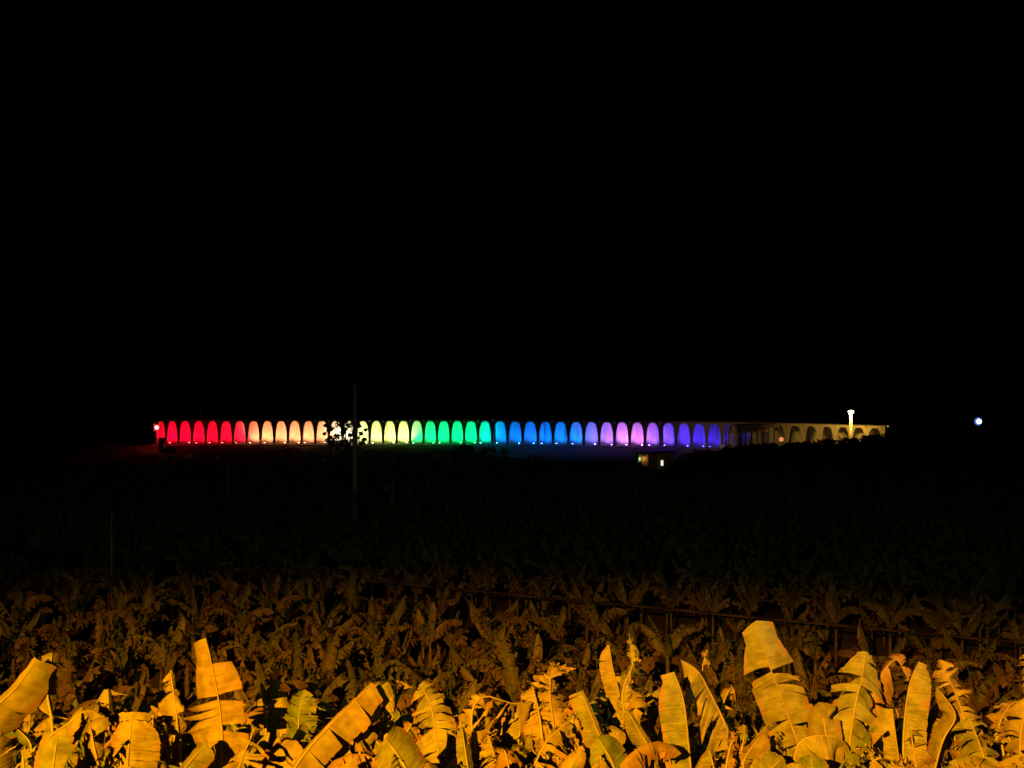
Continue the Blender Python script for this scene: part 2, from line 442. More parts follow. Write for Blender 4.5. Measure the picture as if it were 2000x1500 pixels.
def blade(mid, Sv, Nv, wl, wr, rng, tears=(8, 8), fold=(0.2, 0.2), curl=(0.3, 0.3), fj=0.12, gap=0.04, lenj=0.12,
          shear=0.25, droop=0.15, crumple=0.012, blunt=0.15, nv=4, res=0.05, base_w=None, skip=((), ()), miss=0.0):
    n = len(mid)
    ts = np.linspace(0, 1, n)
    tan = np.gradient(mid, axis=0); tan /= np.linalg.norm(tan, axis=1)[:, None]
    def smp(A, t): return np.array([np.interp(t, ts, A[:, k]) for k in range(3)])
    V, Fc, UV = [], [], []
    for si, side in enumerate((-1, 1)):
        W = (wl, wr)[si]
        nt_ = tears[si]
        if hasattr(nt_, '__len__'): cuts = list(nt_)
        else:
            cuts = sorted(rng.uniform(0.05, 0.97) for _ in range(nt_))
            cuts = [c for k, c in enumerate(cuts) if k == 0 or c - cuts[k - 1] > 0.012]
        edges = [0.0] + cuts + [1.0]
        for k in range(len(edges) - 1):
            t0, t1 = edges[k], edges[k + 1]
            if t1 - t0 < 1e-3 or k in skip[si]: continue
            if miss and rng.random() < miss * (1.6 if t1 - t0 < .06 else .5): continue
            nu = max(1, int(round((t1 - t0) / res)))
            df = rng.gauss(0, fj); dc = rng.gauss(0, fj * 0.8); tw = rng.gauss(0, fj * 0.7)
            ls = 1 - abs(rng.gauss(0, lenj)); g = gap * rng.uniform(0.3, 1.7); lean = rng.gauss(0, fj * 0.5); dk = rng.uniform(.3, 2.0)
            tc = (t0 + t1) / 2; base = len(V)
            for i in range(nu + 1):
                fr = i / nu; tt = t0 + (t1 - t0) * fr
                w_full = W * profile(tt, blunt) * ls
                if base_w: w_full *= base_w(tt)
                rag = 1 + rng.gauss(0, 0.03 if crumple > .009 else .008)
                pos0 = smp(mid, tt); T = smp(tan, tt); S = smp(Sv, tt); Nn = smp(Nv, tt)
                x = y = 0.0; lastv = 0.0
                for j in range(nv + 1):
                    v = j / nv; w = w_full * v * rag
                    ph = fold[si] + df + tw * (fr - .5) * 2 * v + (curl[si] + dc) * v
                    dv = (v - lastv) * w_full * rag; lastv = v
                    x += dv * math.cos(ph); y += dv * math.sin(ph)
                    tshift = (tc - tt) * g * v * 2.0
                    p = smp(mid, min(1, max(0, tt + tshift))) if j else pos0
                    p = p + side * S * x - Nn * y + T * (shear * w + lean * w)
                    p = p + Nn * (0.02 * math.sin(fr * 9 + k * 2.1) * v * W)
                    if j: p = p + np.array([rng.gauss(0, crumple) for _ in range(3)]) * min(1, v * 1.5)
                    p[2] -= droop * dk * w * w
                    V.append(p); UV.append((tt, 0.5 + side * 0.5 * v))
            for i in range(nu):
                for j in range(nv):
                    a = base + i * (nv + 1) + j; b = a + nv + 1
                    Fc.append((a, a + 1, b + 1, b) if side > 0 else (a, b, b + 1, a + 1))
    return V, Fc, UV

# ---- library leaf: base at origin, rising in the XZ plane and arching over towards +X
def lib_leaf(seed, L, W, e0, bend, tears, nv, res, n=14, **kw):
    rng = random.Random(seed)
    pts = []; p = np.zeros(3); e = e0
    yaw = rng.gauss(0, 0.10)
    stalk = 0.16
    m = 12
    for k in range(m + 1):
        pts.append(p.copy())
        t = k / m
        e = e0 - bend * t ** 1.6
        p = p + np.array([math.cos(e) * math.cos(yaw * t), math.cos(e) * math.sin(yaw * t), math.sin(e)]) * L / m
    full = np.array(pts)
    q = smooth_curve(full, 40)
    mid = q[int(40 * stalk):]
    idx = np.linspace(0, len(mid) - 1, n).astype(int); midn = mid[idx]
    tan = np.gradient(midn, axis=0); tan /= np.linalg.norm(tan, axis=1)[:, None]
    S = np.tile(np.array([0.0, -1.0, 0.0]), (n, 1)); S[:, 0] = 0
    Nn = np.cross(S, tan)
    Nn *= np.sign(Nn[:, 2].mean() or 1) if abs(Nn[:, 2].mean()) > 1e-6 else 1
    V, Fc, UV = blade(midn, S, Nn, W, W, rng, tears=tears, nv=nv, res=res, **kw)
    # midrib / petiole as a slim three sided rod in the same mesh
    tubep = [Vector(x) for x in q[::5]] + [Vector(q[-1])]
    rb = MB().tube(tubep, [0.035 * (1 - 0.85 * k / (len(tubep) - 1)) for k in range(len(tubep))], 4, cap=False)
    k0 = len(V)
    V = V + [np.array(v) for v in rb.v]; Fc = Fc + [tuple(i + k0 for i in f) for f in rb.f]; UV = UV + [(0.5, 0.5)] * len(rb.v)
    return V, Fc, UV

def leaf_mesh(name, geo, m):
    V, Fc, UV = geo
    me = bpy.data.meshes.new(name); me.from_pydata([tuple(v) for v in V], [], Fc)
    ul = me.uv_layers.new(name='UVMap'); idx = np.empty(len(me.loops), dtype=np.int32); me.loops.foreach_get('vertex_index', idx)
    ul.data.foreach_set('uv', np.asarray(UV, dtype=np.float32)[idx].ravel())
    me.polygons.foreach_set('use_smooth', np.ones(len(me.polygons), dtype=bool))
    me.materials.append(m); me.update()
    return me

LIB = []          # (mesh, kind)
LIBGEO_LOW = []
rl = random.Random(21)
for k in range(16):
    e0 = R(rl.choice([88, 85, 80, 76, 70, 60])); bend = R(rl.choice([rl.uniform(10, 50), rl.uniform(60, 110), rl.uniform(110, 150)]))
    torn = rl.choice([3, 8, 14, 22, 26])
    dry = k % 4 == 3
    kw = dict(fold=(rl.uniform(-.1, .6),) * 2, curl=(rl.uniform(.1, .9),) * 2, fj=0.10 + torn * 0.012, gap=0.03 + torn * 0.012,
              lenj=0.06 + torn * .008, miss=torn * .008, blunt=rl.uniform(.1, .5), crumple=0.015, droop=.9)
    if dry: kw['fold'] = (0.9, 0.9); bend = R(rl.uniform(120, 150))
    geo = lib_leaf(100 + k, rl.uniform(1.9, 2.6), rl.uniform(.26, .36), e0, bend, (torn, torn), 3, 0.10, **kw)
    LIB.append(leaf_mesh('leaf', geo, M_LEAF_DRY if dry or k % 7 == 1 else (M_LEAF_GREEN if k % 8 == 0 else M_LEAF)))
    kw['crumple'] = 0.0
    LIBGEO_LOW.append(lib_leaf(100 + k, rl.uniform(1.9, 2.6), rl.uniform(.26, .36), e0, bend, (min(torn, 5),) * 2, 1, 0.34, n=7, **kw))

def stem_mesh(h, r):
    mb = MB(); rg = random.Random(int(h * 100))
    pts = [(0.02 * math.sin(k), 0.02 * math.cos(k * 1.7), h * k / 6) for k in range(7)]
    mb.tube(pts, [r * (1.15 - 0.55 * k / 6) * (1 + rg.uniform(-.06, .06)) for k in range(7)], 8)
    me = bpy.data.meshes.new('pseudostem'); me.from_pydata([tuple(v) for v in mb.v], [], mb.f)
    me.polygons.foreach_set('use_smooth', np.ones(len(me.polygons), dtype=bool)); me.materials.append(M_STEM); me.update()
    return me
STEMS = [stem_mesh(h, .12) for h in (1.7, 2.0, 2.3)]
STEM_H = (1.7, 2.0, 2.3)

def simple_plant(x, y, rng, label, group, nleaf=8, sc=1.0):
    z = float(ground_z(x, y)) - 0.05
    t = thing('banana_plant', label, 'banana plant', (x, y, z), group)
    t.scale = (sc,) * 3; t.rotation_euler.z = rng.uniform(0, 6.28)
    q = rng.randrange(3)
    link('pseudostem', STEMS[q], t)
    for k in range(nleaf):
        o = link('leaf', rng.choice(LIB), t)
        o.location = (0, 0, STEM_H[q] - 0.05 - 0.05 * (k % 4))
        s = rng.uniform(.8, 1.08); o.scale = (s,) * 3
        o.rotation_euler = (rng.gauss(0, .12), rng.gauss(0, .12), k * 2.4 + rng.gauss(0, .25))
    return t

# ------------------------------------------------------------------ foreground plants: leaves placed by hand
# each leaf: midrib as (px, py, distance), half width left / right in photo pixels, options
HERO = []
def plant(label, px, D, leaves, mat_=None, extra=2):
    HERO.append((label, px, D, leaves, mat_, extra))

def lf(pts, wl, wr, **kw):
    return (pts, wl, wr, kw)

whole = dict(fj=0.05, gap=0.01, lenj=0.03, crumple=0.003, shear=0.12)
torn = dict(miss=.10, fj=0.42, gap=0.20, lenj=0.14, crumple=0.006, shear=0.10, droop=1.3)
shred = dict(miss=.22, fj=0.55, gap=0.35, lenj=0.2, crumple=0.02, shear=0.15, droop=1.9)

plant('tall upright banana plant whose big leaf is torn into stacked square flaps', 424, 13.0, [
    lf([(428, 1540, 13), (434, 1440, 13), (424, 1350, 13), (402, 1246, 13)], 84, 52, tears=([.10, .26, .44, .50, .55, .61, .635], [.16, .20, .38, .42, .60, .64, .84]), skip=((6,), (1, 3, 5, 7)), fold=(.25, .05), curl=(.9, .1),
       fj=.16, gap=.06, lenj=.10, shear=-.06, blunt=.62, crumple=.003),
    lf([(350, 1470, 13.4), (345, 1400, 13.4), (333, 1308, 13.6)], 34, 22, tears=(12, 7), fold=(.3, .5), **{**torn, 'shear': -.35}),
    lf([(455, 1530, 12.6), (478, 1470, 12.5), (500, 1420, 12.4)], 34, 40, tears=(5, 8), fold=(.2, .3), **torn),
    lf([(330, 1540, 12.7), (380, 1478, 12.5), (405, 1455, 12.4)], 26, 34, tears=(2, 2), fold=(.6, .5), **whole)])
plant('banana plant with a spear of whole blade above ribboned leaf on the right', 1560, 14.0, [
    lf([(1574, 1500, 14), (1556, 1445, 14), (1522, 1350, 14), (1499, 1290, 14), (1477, 1212, 14.1)], 52, 58,
       tears=([.1, .16, .22, .27, .36, .55, .60, .66, .70], [.08, .14, .2, .26, .33, .42, .50, .55, .60, .64, .67]), skip=((8,), (10,)), fold=(.12, .15), curl=(.2, .3), fj=.17, gap=.07, lenj=.09, shear=-.14, droop=.5, blunt=.62, crumple=.003),
    lf([(1548, 1530, 13.4), (1560, 1452, 13.4), (1612, 1437, 13.4), (1650, 1452, 13.5), (1672, 1505, 13.6)], 10, 52, tears=(1, 3), fold=(1.2, .25), **whole),
    lf([(1470, 1540, 13.2), (1452, 1490, 13.2), (1490, 1430, 13.2)], 16, 46, tears=(1, 2), fold=(1.0, .3), **whole)])
plant('banana plant with one smooth upright paddle leaf split near its foot', 1338, 13.2, [
    lf([(1352, 1540, 13.2), (1344, 1450, 13.2), (1335, 1370, 13.2), (1317, 1312, 13.3)], 50, 22, tears=([.42], [.3, .6]), fold=(.15, 1.1), curl=(.1, .2), blunt=.55, **whole),
    lf([(1290, 1540, 13.0), (1272, 1470, 13.0), (1250, 1430, 13.0), (1224, 1385, 13.1)], 34, 12, tears=(3, 1), fold=(.35, .9), **whole)])
plant('banana plant with a leaning rib and limp pieces hanging on its left', 1424, 14.2, [
    lf([(1428, 1450, 14.2), (1412, 1405, 14.2), (1385, 1350, 14.2), (1362, 1310, 14.2), (1329, 1288, 14.3)], 56, 16, tears=([.13, .3, .36, .5, .56, .72], 4), fold=(.1, .8), curl=(.3, .5), fj=.26, gap=.10, lenj=.14, shear=-.35, crumple=.006, droop=1.2),
    lf([(1400, 1480, 14.5), (1385, 1380, 14.6), (1372, 1310, 14.8), (1382, 1268, 14.9)], 16, 16, tears=(6, 6), fold=(.5, .6), **shred),
    lf([(1440, 1540, 14.0), (1425, 1480, 13.9), (1420, 1415, 13.9)], 28, 30, tears=(4, 4), fold=(.3, .4), **torn)])
plant('banana plant with a broad slanting leaf hanging like a curtain, lower middle left', 600, 13.2, [
    lf([(540, 1560, 12.9), (590, 1478, 13), (645, 1416, 13.1), (690, 1372, 13.2), (728, 1334, 13.3)], 10, 62, tears=(1, [.30, .48, .66, .78, .9]), fold=(1.3, .10), curl=(.2, .2), fj=.12, gap=.03, lenj=.08, shear=-.12, blunt=.75, crumple=.003, droop=.1),
    lf([(700, 1480, 13.6), (728, 1380, 13.6), (742, 1338, 13.6), (770, 1404, 13.6)], 22, 30, tears=(5, 5), fold=(.4, .3), **torn),
    lf([(618, 1560, 12.6), (668, 1500, 12.6), (700, 1478, 12.6)], 22, 30, tears=(3, 4), fold=(.3, .3), **torn)])
plant('banana plant with a fishbone leaf, its ribbons combed out to the right', 848, 13.8, [
    lf([(868, 1530, 13.6), (852, 1440, 13.7), (842, 1380, 13.8), (822, 1335, 13.9)], 46, 44, tears=(16, [.2, .42, .5, .58, .66, .72, .78, .84, .9]), fold=(.15, .25), curl=(.35, .3), fj=.24, gap=.14, lenj=.14, shear=.05, crumple=.006, blunt=.3, droop=1.0),
    lf([(760, 1500, 14.0), (762, 1420, 14.1), (785, 1350, 14.2), (806, 1342, 14.2)], 40, 14, tears=(14, 6), fold=(.4, .6), **{**shred, 'shear': -.7}),
    lf([(745, 1520, 14.2), (720, 1460, 14.3), (745, 1400, 14.4)], 40, 40, tears=(14, 14), fold=(.3, .4), **shred)])
plant('bright rounded young leaf of a banana plant cut by the bottom edge', 800, 11.4, [
    lf([(832, 1570, 11.4), (792, 1500, 11.4), (768, 1462, 11.5), (752, 1444, 11.5)], 42, 62, tears=([.93], [.95]), fold=(.12, .16), curl=(.15, .25), blunt=.75, **whole)])
plant('banana plant with one half plain and one half creased blade, lower left', 250, 12.6, [
    lf([(246, 1550, 12.6), (250, 1480, 12.6), (254, 1440, 12.6), (260, 1390, 12.7)], 46, 58, tears=([.9], [.3, .42, .9]), fold=(.15, .25), curl=(.15, .3), fj=.06, gap=.02, lenj=.06, crumple=.008, shear=-.1, blunt=.6),
    lf([(206, 1550, 12.3), (186, 1470, 12.3), (177, 1420, 12.4)], 12, 30, tears=(2, 4), fold=(1.0, .4), **torn),
    lf([(306, 1530, 12.8), (300, 1450, 12.9), (285, 1400, 13)], 20, 24, tears=(6, 6), fold=(.3, .3), **torn)])
plant('banana plant at the left edge with a folded leaf, gold above and green below', 20, 13.2, [
    lf([(-50, 1460, 13.2), (-10, 1385, 13.2), (30, 1345, 13.3), (72, 1288, 13.4)], 14, 66, tears=(2, [.35, .72]), fold=(.5, .25), curl=(.3, .7), blunt=.7, **whole),
    lf([(60, 1470, 12.8), (95, 1440, 12.8), (135, 1412, 12.8), (168, 1388, 12.9), (205, 1400, 13.0)], 34, 26, tears=(9, 4), fold=(.3, .3), **torn),
    lf([(100, 1400, 13.6), (92, 1350, 13.7), (100, 1290, 13.8), (102, 1275, 13.8)], 18, 20, tears=(1, 2), fold=(.2, .3), **whole)])
plant('banana plant in the bottom left corner with upright square gold flaps', 90, 11.8, [
    lf([(100, 1570, 11.8), (104, 1500, 11.8), (112, 1440, 11.9)], 46, 44, tears=([.8], [.7, .9]), fold=(.2, .3), curl=(.2, .3), blunt=.7, **whole),
    lf([(0, 1570, 11.5), (-8, 1500, 11.5), (-12, 1440, 11.5)], 30, 44, tears=(2, 2), fold=(.2, .3), blunt=.5, **whole),
    lf([(40, 1560, 11.8), (46, 1490, 11.9), (38, 1452, 12)], 22, 22, tears=(5, 4), fold=(.3, .3), **torn)])
plant('comb-torn banana leaf, its shade painted in as dark green, beside the slanting leaf', 580, 14.4, [
    lf([(580, 1500, 14.3), (582, 1440, 14.4), (585, 1390, 14.4), (592, 1348, 14.5)], 34, 38, tears=(13, 14), fold=(.15, .2), curl=(.2, .3), fj=.12, gap=.08, lenj=.1, shear=.2, crumple=.008, green=True),  # green blade colour puts in the shade on this leaf
    lf([(552, 1500, 14.5), (548, 1400, 14.6), (540, 1326, 14.7)], 34, 24, tears=(4, 12), fold=(.2, .5), **{**torn, 'blunt': .5}),
    lf([(520, 1480, 14.2), (518, 1400, 14.2), (505, 1350, 14.2)], 34, 14, tears=(5, 3), fold=(.2, .9), **torn)])
plant('ragged heap of crumpled banana leaves rising in the lower centre', 1085, 13.8, [
    lf([(1092, 1500, 13.7), (1082, 1420, 13.8), (1074, 1350, 13.8), (1080, 1292, 13.9)], 50, 52, tears=(18, 18), fold=(.25, .25), curl=(.4, .4), fj=.4, gap=.2, lenj=.2, shear=.15, crumple=.025),
    lf([(1190, 1480, 13.4), (1166, 1425, 13.4), (1150, 1385, 13.4), (1134, 1350, 13.5)], 36, 8, tears=([.95], 1), fold=(.1, .9), curl=(.1, .2), blunt=.85, **whole),
    lf([(1060, 1450, 13.7), (1052, 1390, 13.8), (1040, 1338, 13.8)], 36, 10, tears=([.5, .55], 2), fold=(.2, .8), **torn),
    lf([(1020, 1560, 13.1), (1046, 1490, 13.2), (1075, 1440, 13.3), (1122, 1400, 13.4)], 48, 44, tears=(18, 18), fold=(.3, .25), **{**shred, 'fj': .3, 'shear': .5})])
plant('arching frayed banana leaf with threads hanging, left of the ragged heap', 950, 13.4, [
    lf([(936, 1540, 13.2), (925, 1450, 13.3), (922, 1390, 13.4), (946, 1360, 13.5), (1000, 1374, 13.6), (1040, 1372, 13.7)], 30, 66, tears=(16, 20), fold=(.4, .3), **shred),
    lf([(985, 1560, 13.0), (970, 1490, 13.1), (952, 1430, 13.2)], 48, 50, tears=(12, 14), fold=(.25, .3), **{**shred, 'fj': .35}),
    lf([(922, 1560, 12.6), (912, 1490, 12.7), (902, 1418, 12.8)], 18, 20, tears=(1, 1), fold=(.3, .5), green=True, **whole)])
plant('banana plant with a thin twisted leaf standing like a candle', 1232, 14.4, [
    lf([(1246, 1480, 14.3), (1222, 1400, 14.3), (1216, 1350, 14.4), (1236, 1295, 14.5), (1228, 1234, 14.6)], 26, 30, tears=(10, 12), fold=(.3, .3), curl=(.5, .5), fj=.4, gap=.16, lenj=.25, shear=.1, crumple=.02,
       base_w=lambda t: 1.0 if t < .55 else max(.35, 1 - 1.6 * (t - .55))),
    lf([(1250, 1480, 14.0), (1246, 1420, 14.1), (1240, 1350, 14.2)], 30, 40, tears=(8, 10), fold=(.3, .3), **torn),
    lf([(1222, 1420, 14.9), (1208, 1350, 15.0), (1196, 1302, 15), (1190, 1260, 15.1)], 26, 6, tears=([.45, .75], 1), fold=(.2, 1.0), **whole)])
plant('banana plant with a feathered leaf whose tip bends to a small flag', 1668, 13.9, [
    lf([(1655, 1500, 13.8), (1662, 1430, 13.8), (1672, 1370, 13.9), (1684, 1320, 14.0), (1692, 1272, 14.1)], 56, 50, tears=([.15, .3, .45, .58, .66, .74, .82], [.12, .24, .36, .5, .58, .66, .74, .82, .9]), fold=(.15, .2), curl=(.25, .45), fj=.22, gap=.10, lenj=.12, shear=-.15, crumple=.005, blunt=.3, droop=1.0),
    lf([(1690, 1420, 14.4), (1712, 1340, 14.5), (1748, 1288, 14.6), (1775, 1330, 14.6)], 26, 36, tears=(6, 6), fold=(.4, .3), dry=True, **torn)])
plant('banana plant with a smooth half green, half gold paddle leaf on the right', 1772, 13.6, [
    lf([(1764, 1500, 13.5), (1766, 1420, 13.6), (1776, 1340, 13.6), (1794, 1292, 13.7)], 16, 42, tears=(1, [.32]), fold=(.9, .15), curl=(.2, .25), blunt=.4, **whole),
    lf([(1764, 1560, 13.0), (1756, 1490, 13.0), (1748, 1430, 13.0), (1743, 1385, 13.1)], 46, 8, tears=([.35, .4], 1), fold=(.15, 1.0), blunt=.7, **whole),
    lf([(1800, 1560, 13.1), (1785, 1470, 13.2), (1778, 1418, 13.3)], 10, 44, tears=(2, 12), fold=(.5, .2), **torn)])
plant('banana plant with a fern-like shredded leaf above another, right side', 1890, 13.6, [
    lf([(1900, 1470, 14.0), (1882, 1400, 14.1), (1862, 1345, 14.2), (1834, 1288, 14.3)], 36, 38, tears=(16, 20), fold=(.25, .35), **torn),
    lf([(1946, 1560, 13.3), (1925, 1490, 13.3), (1908, 1440, 13.4), (1892, 1398, 13.5)], 50, 50, tears=(12, 13), fold=(.2, .25), **torn),
    lf([(1812, 1560, 13.3), (1840, 1450, 13.3), (1866, 1398, 13.3), (1832, 1344, 13.4)], 34, 4, tears=(2, 1), fold=(.4, 1.2), **{**whole, 'droop': .2})])
plant('banana plant cut by the right edge with fringed gold ribbons', 1992, 13.2, [
    lf([(2000, 1560, 13.1), (1992, 1490, 13.1), (1996, 1420, 13.2), (2018, 1345, 13.3)], 44, 40, tears=(9, 8), fold=(.2, .3), **torn),
    lf([(2040, 1400, 13.6), (2020, 1330, 13.7), (2004, 1276, 13.8)], 30, 30, tears=(12, 12), fold=(.2, .3), **torn)])
plant('low banana plant of dark cut leaves under the ragged heap', 1180, 12.2, [
    lf([(1215, 1570, 12.2), (1200, 1500, 12.2), (1168, 1440, 12.3)], 40, 50, tears=([.5], [.55]), fold=(.2, .3), green=True, **whole),
    lf([(1120, 1570, 12.0), (1112, 1510, 12.0), (1138, 1464, 12.0)], 20, 24, tears=(1, 1), fold=(.3, .3), **whole),
    lf([(1185, 1570, 12.0), (1176, 1520, 12.0), (1172, 1470, 12.0)], 22, 20, tears=(3, 4), fold=(.2, .4), **torn)])
plant('small pale green banana leaves peeping over the bottom edge right of centre', 1590, 11.8, [
    lf([(1606, 1570, 11.8), (1590, 1520, 11.8), (1584, 1476, 11.8)], 34, 36, tears=(1, 1), fold=(.2, .3), green=True, **whole),
    lf([(1545, 1570, 11.8), (1552, 1530, 11.8), (1560, 1492, 11.8)], 30, 30, tears=(2, 2), fold=(.2, .4), **whole)])
plant('banana plant with a low tangle of short flaps between the paddle leaf and the spear', 1440, 12.4, [
    lf([(1400, 1570, 12.4), (1398, 1520, 12.4), (1385, 1462, 12.5)], 36, 40, tears=(5, 5), fold=(.3, .3), **torn),
    lf([(1480, 1570, 12.4), (1500, 1510, 12.4), (1530, 1480, 12.5)], 36, 40, tears=(3, 3), fold=(.3, .3), **whole)])

rh = random.Random(99)
def build_hero(label, px, D, leaves, mat_, extra):
    g = at(px, 1500, D); gz = float(ground_z(g.x, g.y))
    t = thing('banana_plant', label, 'banana plant', (g.x, g.y, gz), 'banana plants in the bright front row')
    org = np.array([g.x, g.y, gz])
    crown_z = min(at(px, 1600, D).z, gz + 3.4); crown_z = max(crown_z, gz + 1.6)
    h = crown_z - gz
    link('pseudostem', stem_mesh(h + .05, .14), t)
    crown = np.array([0, 0, h])
    cam_p = np.array([0, 0, CZ])
    for pts, wl, wr, kw in leaves:
        kw = dict(kw); green = kw.pop('green', False); dry = kw.pop('dry', False)
        P = np.array([at(*p) for p in pts]); Dm = np.mean([p[2] for p in pts])
        n = 26
        mid = smooth_curve(P, n)
        ts = np.linspace(0, 1, n)
        tan = np.gradient(mid, axis=0); tan /= np.linalg.norm(tan, axis=1)[:, None]
        V = cam_p - mid; V /= np.linalg.norm(V, axis=1)[:, None]
        # the blade looks up and back to the road, not straight at the eye
        fx = rh.uniform(-.6, .5)
        V = V + np.array([fx, 0, rh.uniform(0, .5)]); V /= np.linalg.norm(V, axis=1)[:, None]
        S = np.cross(tan, V); S /= np.linalg.norm(S, axis=1)[:, None]
        Nn = np.cross(S, tan)
        kw.setdefault('tears', (6, 6)); kw.setdefault('curl', (.55, .6) if kw.get('fj', 0) > .2 else (.25, .3)); kw.setdefault('nv', 6); kw.setdefault('res', 0.022)
        geo = blade(mid - org, S, Nn, wl * Dm / F, wr * Dm / F, rh, **kw)
        m = M_LEAF_GREEN if green else (M_LEAF_DRY if dry else M_LEAF)
        lo = mesh_obj('leaf', geo[0], geo[1], m, t, smooth=True, uvs=geo[2])
        # midrib running on into the stalk down to the crown
        p0 = mid[0] - org; t0 = tan[0]
        ctrl = p0 - t0 * np.linalg.norm(p0 - crown) * 0.5
        st = [((1 - u) ** 2) * crown + 2 * u * (1 - u) * ctrl + u * u * p0 for u in np.linspace(0, 1, 7)[:-1]]
        path = [Vector(x) for x in st] + [Vector(x - org + 0.004 * nn) for x, nn in zip(mid[::2], Nn[::2])]
        k = len(path)
        MB().tube(path, [0.027 * (1 - 0.86 * (q / (k - 1)) ** 1.2) for q in range(k)], 7).build('midrib', M_RIB, lo, smooth=True)
    for k in range(extra):
        o = link('leaf', rh.choice(LIB), t)
        o.location = (0, 0, h - .05); s = rh.uniform(.6, .85); o.scale = (s,) * 3
        a = rh.uniform(0, 2 * PI)
        o.rotation_euler = (rh.gauss(0, .1), R(12) + rh.gauss(0, .1), a)
    return t
def filler(n, y0, ys, D0, D1, w0, w1):
    for k in range(n):
        px = -50 + 2100 * (k + rh.uniform(0, 1)) / n
        if D0 < 13 and any(a < px < b for a, b in ((375, 475), (565, 735), (735, 850), (1290, 1350), (1465, 1600))): continue
        yt = rh.gauss(y0, ys); D = rh.uniform(D0, D1); lean = rh.gauss(0, 45); ln = rh.uniform(95, 150)
        st = rh.choice([torn, torn, shred, shred, whole, 'heap'])
        if st == 'heap': st = dict(fj=.45, gap=.2, lenj=.25, shear=rh.uniform(-.2, .3), crumple=.025)
        bend = rh.gauss(0, 30)
        pts = [(px + lean * .2, yt + ln, D), (px, yt + ln * .5, D + .1), (px + lean * .6 + bend * .3, yt + 8, D + .2)]
        if rh.random() < .4: pts.append((px + lean * .9 + bend, yt + rh.uniform(5, 40), D + .2))
        sh = dict(st); sh['shear'] = sh.get('shear', .2) * rh.choice([1, 1, -1, -.5])
        nt_ = {True: 2}.get(st is whole, rh.randint(8, 18))
        o = dict(tears=(nt_, nt_), fold=(rh.uniform(.1, 1.0), rh.uniform(.1, 1.0)), curl=(rh.uniform(.1, 1.0), rh.uniform(.1, 1.0)), nv=5, res=.03, **sh)
        if rh.random() < .22: o['green'] = True
        elif rh.random() < .3: o['dry'] = True
        best = min(HERO, key=lambda h: abs(h[1] - px) + 25 * abs(h[2] - D))
        best[3].append(lf(pts, rh.uniform(w0, w1), rh.uniform(w0, w1), **o))
filler(44, 1392, 24, 14.2, 15.4, 22, 40)
filler(44, 1425, 22, 13.4, 14.6, 24, 44)
filler(40, 1462, 14, 12.2, 13.2, 24, 46)
for hrow in HERO:
    build_hero(*hrow)

# ------------------------------------------------------------------ plants on the slope just behind the front row
rs = random.Random(5)
for k in range(30):
    D = rs.uniform(15.6, 19.5); px = -60 + 2120 * (k + rs.uniform(.2, .8)) / 30
    g = at(px, 1500, D)
    simple_plant(g.x, D, rs, 'banana plant half buried among the leaves just behind the bright front row', 'banana plants behind the front row', 8, rs.uniform(1.0, 1.25))

# ------------------------------------------------------------------ the channel line and the dark track behind it
CH_A, CH_B = Vector((-60, 89.9, 0)), Vector((42, 47.7, 0))
def ch_y(x): return CH_A.y + (CH_B.y - CH_A.y) * (x - CH_A.x) / (CH_B.x - CH_A.x)

rf = random.Random(31)
near, far = [], []
D = 37.0
while D < 215:
    step = 2.9 if D < 90 else 2.6
    half = D * 1000 / F + 6
    x = -half + rf.uniform(0, step)
    while x < half:
        xx = x + rf.gauss(0, .45); yy = D + rf.gauss(0, .45)
        px = 1000 + xx * F / yy
        g = float(np.interp(xx, GX, GY))
        ok = True
        c = ch_y(xx)
        if c - 1.0 < yy < c + 3.4: ok = False                       # channel and track
        lim = g - 14
        if 915 < px < 1345: lim = min(lim, np.interp(px, [915, 985, 1100, 1250, 1345], [210, 192, 178, 170, 168]))
        if yy > lim: ok = False
        if px > 1270 and yy > 150: ok = False                        # hill
        if yy > 90 and rf.random() < 0.10: ok = False
        if ok: (near if yy < c else far).append((yy, xx))
        x += step
    D += step * (0.92 if D < 100 else 1.1)
near.sort()
n_ind = 300 - len(HERO) - 30
for yy, xx in near[:n_ind]:
    simple_plant(xx, yy, rf, 'dim orange-lit banana plant crowding the grove between the bright front leaves and the channel', 'banana plants of the near grove', rf.choice([5, 6, 6, 7]), rf.uniform(1.0, 1.55) if ch_y(xx) - yy > 9 else rf.uniform(1.05, 1.4))

